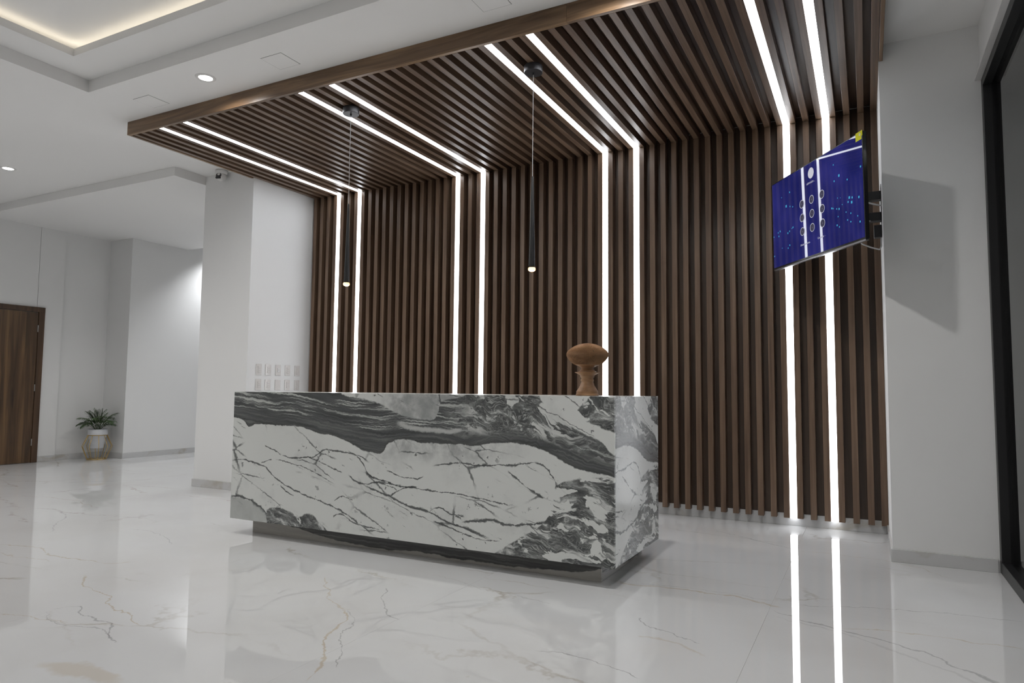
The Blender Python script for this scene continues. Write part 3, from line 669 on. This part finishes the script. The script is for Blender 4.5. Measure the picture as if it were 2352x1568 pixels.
def text(s, x, y, size, mat, par, z=.0012, align='CENTER', name='screen_text'):
    cu = bpy.data.curves.new('t', 'FONT'); cu.body = s; cu.size = size; cu.align_x = align; cu.resolution_u = 3
    ob = bpy.data.objects.new('t', cu); C.objects.link(ob); bpy.context.view_layer.update()
    me = bpy.data.meshes.new_from_object(ob.evaluated_get(bpy.context.evaluated_depsgraph_get())); bpy.data.objects.remove(ob)
    me.materials.clear(); me.materials.append(mat); me.name = name
    o = bpy.data.objects.new(name, me); o.location = (x, y, z); C.objects.link(o); o.parent = par; return o
text('administr...', -.018, .193, .026, M_SCRW, tv)
text('Olvidé mi patrón', -.118, -.245, .020, M_SCRW, tv)
text('Conmutar  -', .108, -.24, .021, M_SCRW, tv)
bm = bmesh.new(); box(bm, .548, .612, .300, .348, .0007, .0012); box(bm, .606, .622, .322, .357, .0007, .0012); box(bm, .548, .612, .345, .356, .0007, .0012); st = mk('yellow_sticker', bm, M_YELLOW, tv)
bm = bmesh.new(); disc(bm, .594, .336, .0014, .004, .009, 16); mk('sticker_emblem', bm, M_CABLE, st)
# wall bracket arms
inv = mt.inverted()
def tvbox(name, mat, x0, x1, y0, y1, z0, z1, bev=.003):
    bm = bmesh.new(); box(bm, x0, x1, y0, y1, z0, z1, bev); bm.transform(inv); return mk(name, bm, mat, tv)
for z in (2.605, 2.445): tvbox('mounting_arm', M_BLACK, .75, XR - .004, -.64, -.56, z - .031, z + .031)
tvbox('wall_plate', M_BLACK, XR - .004, XR - .001, -.66, -.52, 2.40, 2.68, 0)
# adapter and cables beside the bracket
ad = tag(boxo('power_adapter', M_BLACK, XR - .055, XR - .001, -.62, -.56, 2.29, 2.385, None, .006, (XR - .03, -.59, 2.29)), 'small black power adapter on the wall under the television arms', 'adapter')
bm = bmesh.new(); tube(bm, [(1.13, -.78, 2.515), (1.17, -.76, 2.537), (1.22, -.74, 2.535), (1.27, -.71, 2.522), (1.322, -.69, 2.51)], .006, 6)
tag(mk('white_cable', bm, M_CABLE, None, smooth=True), 'short pale cable arching between the two television arms', 'cable')
bm = bmesh.new(); tube(bm, [(1.25, -.70, 2.40), (1.18, -.74, 2.40), (1.14, -.78, 2.355), (1.15, -.78, 2.285), (1.19, -.75, 2.225), (1.25, -.71, 2.20), (1.305, -.66, 2.19), (1.318, -.63, 2.22), (1.318, -.62, 2.285)], .005, 6)
tag(mk('looped_cable', bm, M_CABLE, None, smooth=True), 'thin cable looping below the lower television arm to the adapter', 'cable')

# ------------------------------------------------------------------ wall switches beside the counter
ycs = [-.768, -.632, -.482, -.335, -.182]; kinds = [[3, 3, 2, 3, 4], [3, 3, 0, 3, 4]]
cols = ['first', 'second', 'third', 'fourth', 'fifth']
for r, z in enumerate((1.338, 1.166)):
    for q, y in enumerate(ycs):
        nk = kinds[r][q]
        lab = ('upper' if r == 0 else 'lower') + ' row ivory ' + ('blank plate' if nk == 0 else 'switch plate') + ', %s from the left above the counter' % cols[q]
        e = empty('switch_plate', (XL, y, z), lab, 'switch', 'switch plates on the white side wall')
        bm = bmesh.new(); box(bm, .0005, .008, -.040, .040, -.062, .062, .003); mk('plate', bm, M_CREAM, e)
        for c in range(nk):
            zc = ((nk - 1) / 2 - c) * .025
            bm = bmesh.new(); box(bm, .008, .013, -.018, .018, zc - .0105, zc + .0105, .002); mk('rocker', bm, M_WHITEP if r == 0 and q == 2 else M_CREAM, e)

# ------------------------------------------------------------------ security camera
dc = empty('dome_camera', (-5.33, -1.02, HC), 'small white dome security camera on the ceiling by the left column', 'camera')
bm = bmesh.new(); lathe(bm, [(.058, -.045), (.066, -.04), (.068, -.012), (.062, -.001)], 32); mk('housing', bm, M_WHITEP, dc, smooth=True)
bm = bmesh.new(); bmesh.ops.create_uvsphere(bm, u_segments=24, v_segments=16, radius=.055)
mk('eyeball', bm, M_WHITEP, dc, (0, 0, -.07), smooth=True)
bm = bmesh.new(); box(bm, -.03, .03, -.012, .008, -.014, .014, .006); mk('lens_window', bm, M_BLACK, dc, (.006, -.044, -.095), rot=(math.radians(-28), 0, math.radians(18)))
bm = bmesh.new(); lathe(bm, [(.030, 0), (.033, .003), (.033, .008), (.030, .010)], 24); mk('lens_ring', bm, M_DARKM, dc, (.012, -.042, -.072), rot=(math.radians(75), 0, math.radians(18)))

# ------------------------------------------------------------------ downlights
def downlight(x, y, z, label=None, power=DOWN_W, col=(1.0, .985, .965), spot=2.5):
    e = empty('downlight', (x, y, z), label, 'downlight', 'recessed downlights in the white ceiling')
    bm = bmesh.new(); lathe(bm, [(.052, -.001), (.055, -.006), (.075, -.005), (.080, -.0005)], 36, cap=False); mk('trim_ring', bm, M_WHITEP, e, smooth=True)
    bm = bmesh.new(); lathe(bm, [(.051, -.004), (.051, -.001)], 32); mk('lens', bm, M_LAMP, e)
    lamp('downlight_lamp', 'SPOT', (x, y, z - .02), power, col, .045, spot=spot, blend=.7)
downlight(-3.47, -2.72, HC, 'bright recessed ceiling downlight in front of the canopy corner', 85, spot=2.92)
downlight(-7.50, -2.15, HC, 'small recessed ceiling downlight at the far left of the ceiling')
for x, y, t, *pw_ in ((-.1, -2.72, 'recessed downlight in front of the canopy, over the counter end', 75, (1.0, .985, .965), 2.92), (1.25, -4.2, 'added fill downlight behind the viewer near the window'), (1.25, -6.6, 'added fill downlight nearest the window at the rear'),
    (-5.6, -3.9, 'added fill downlight left of the tray, third from its corner'), (-5.6, -6.4, 'added fill downlight left of the tray, far behind the viewer'), (-8.4, -4.2, 'added fill downlight near the left wall, middle of the hall'), (-8.4, -6.8, 'added fill downlight near the left wall, rear of the hall'),
    (-2.0, -8.2, 'added fill downlight between tray and rear wall'),):  # all but the first are unseen fixtures added to lift the ambient light
    downlight(x, y, HC, t, *pw_)
downlight(-6.15, 0.5, SZ, 'added fill downlight in the lower corridor ceiling', 55)  # added to brighten the corridor, kept out of view behind the column
downlight(-8.75, 2.3, 3.85, 'recessed downlight washing the far corridor wall', 150, (.95, .97, 1.0), 2.0)
# cove strips on the tray ledge
tr = bmesh.new()
ring(tr, RX0 - .09, RX1 + .09, RY0 - .09, RY1 + .09, RX0 - .065, RX1 + .065, RY0 - .065, RY1 + .065, HC + .1655, HC + .185)
tag(mk('cove_light', tr, M_COVE), 'warm hidden light strip glowing inside the recessed ceiling tray', 'cove light')

# ceiling access panels
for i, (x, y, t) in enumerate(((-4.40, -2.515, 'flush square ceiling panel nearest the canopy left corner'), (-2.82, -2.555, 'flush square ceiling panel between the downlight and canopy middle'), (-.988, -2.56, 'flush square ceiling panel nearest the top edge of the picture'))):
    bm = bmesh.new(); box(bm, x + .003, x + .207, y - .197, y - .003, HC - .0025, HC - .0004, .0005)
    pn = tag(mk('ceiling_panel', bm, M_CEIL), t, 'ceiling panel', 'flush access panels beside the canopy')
    bm = bmesh.new(); ring(bm, x, x + .21, y - .2, y, x + .0028, x + .2072, y - .1972, y - .0028, HC - .0012, HC - .0003); mk('painted_shadow_gap', bm, M_GAP, pn)  # grey strip painted in for the shade of the panel joint

# ------------------------------------------------------------------ palm in a pot on a gold wire stand
bx, by = -9.455, 0.255
psx = empty('plant_stand', (bx, by, 0), 'gold wire geometric plant stand in the far left corner', 'plant stand')
def circ(r, z, n=32): return [(r * math.cos(2 * math.pi * i / n), r * math.sin(2 * math.pi * i / n), z) for i in range(n)]
RB, RM, ZT = .132, .208, .375
bm = bmesh.new(); tube(bm, circ(RB, .008), .006, 6, True); mk('base_ring', bm, M_GOLD, psx, smooth=True)
bm = bmesh.new(); tube(bm, circ(RB, ZT), .006, 6, True); mk('top_ring', bm, M_GOLD, psx, smooth=True)
for i in range(10):
    a = 2 * math.pi * (i + .3) / 10; c, s = math.cos(a), math.sin(a)
    bm = bmesh.new(); tube(bm, [(RB * c, RB * s, ZT), (RM * c, RM * s, .205), (RB * c, RB * s, .008)], .0045, 5); mk('wire', bm, M_GOLD, psx)
pp = empty('potted_palm', (bx, by, .175), 'small green palm in a white pot set in the gold wire stand', 'plant')
bm = bmesh.new(); lathe(bm, [(.083, 0), (.089, .004), (.120, .203), (.134, .206), (.136, .212), (.136, .290), (.132, .293), (.125, .291), (.121, .265)], 40); mk('pot', bm, M_POT, pp, smooth=True)
bm = bmesh.new(); lathe(bm, [(.08, .25), (.120, .268)], 24); mk('soil', bm, M_SOIL, pp)
rr = random.Random(3)
def frond(az, el, L, droop):
    bm = bmesh.new(); pts = []; n = 12
    d = Vector((math.cos(az) * math.cos(el), math.sin(az) * math.cos(el), math.sin(el))); p = Vector((0.02 * math.cos(az), .02 * math.sin(az), 0))
    for i in range(n + 1):
        pts.append(p.copy()); d.z -= droop / n * (0.4 + 1.6 * i / n); d.normalize(); p = p + d * (L / n)
    tube(bm, pts, .0028, 4)
    side_ = Vector((-math.sin(az), math.cos(az), 0))
    for i in range(4, n + 1):
        for hh in (0, .33, .66):
            if i == n and hh: continue
            t = (i + hh) / n; b0 = pts[i].lerp(pts[min(i + 1, n)], hh); tang = (pts[min(i + 1, n)] - pts[i - 1]).normalized()
            ll = L * .36 * math.sin(math.pi * min(1, .22 + .72 * t)) + .015
            for sg in (-1, 1):
                dr_ = (side_ * sg * .8 + tang * .75 + Vector((0, 0, -.18 + rr.uniform(-.15, .1)))).normalized(); wv = dr_.cross(Vector((0, 0, 1))).normalized() * .0042
                m1 = b0 + dr_ * ll * .5 + Vector((0, 0, .006)); e_ = b0 + dr_ * ll + Vector((0, 0, -.025 * ll / .1))
                vs_ = [bm.verts.new(q) for q in (b0, m1 + wv, e_, m1 - wv)]; bm.faces.new(vs_)
    for v_ in bm.verts:
        v_.co.y = min(v_.co.y, CY - by - .025); v_.co.x = max(v_.co.x, WLX - .03 - bx + .025)
    mk('frond', bm, M_LEAF, pp, (0, 0, .265))
for i in range(24):
    az = 2 * math.pi * i * .382 + rr.uniform(-.2, .2); t = i / 23
    frond(az, math.radians(86 - 32 * t + rr.uniform(-6, 6)), .29 + .10 * rr.random(), .5 + 1.35 * t)
frond(math.radians(205), math.radians(52), .31, 1.2); frond(math.radians(25), math.radians(50), .30, 1.3); frond(math.radians(240), math.radians(48), .27, 1.0)
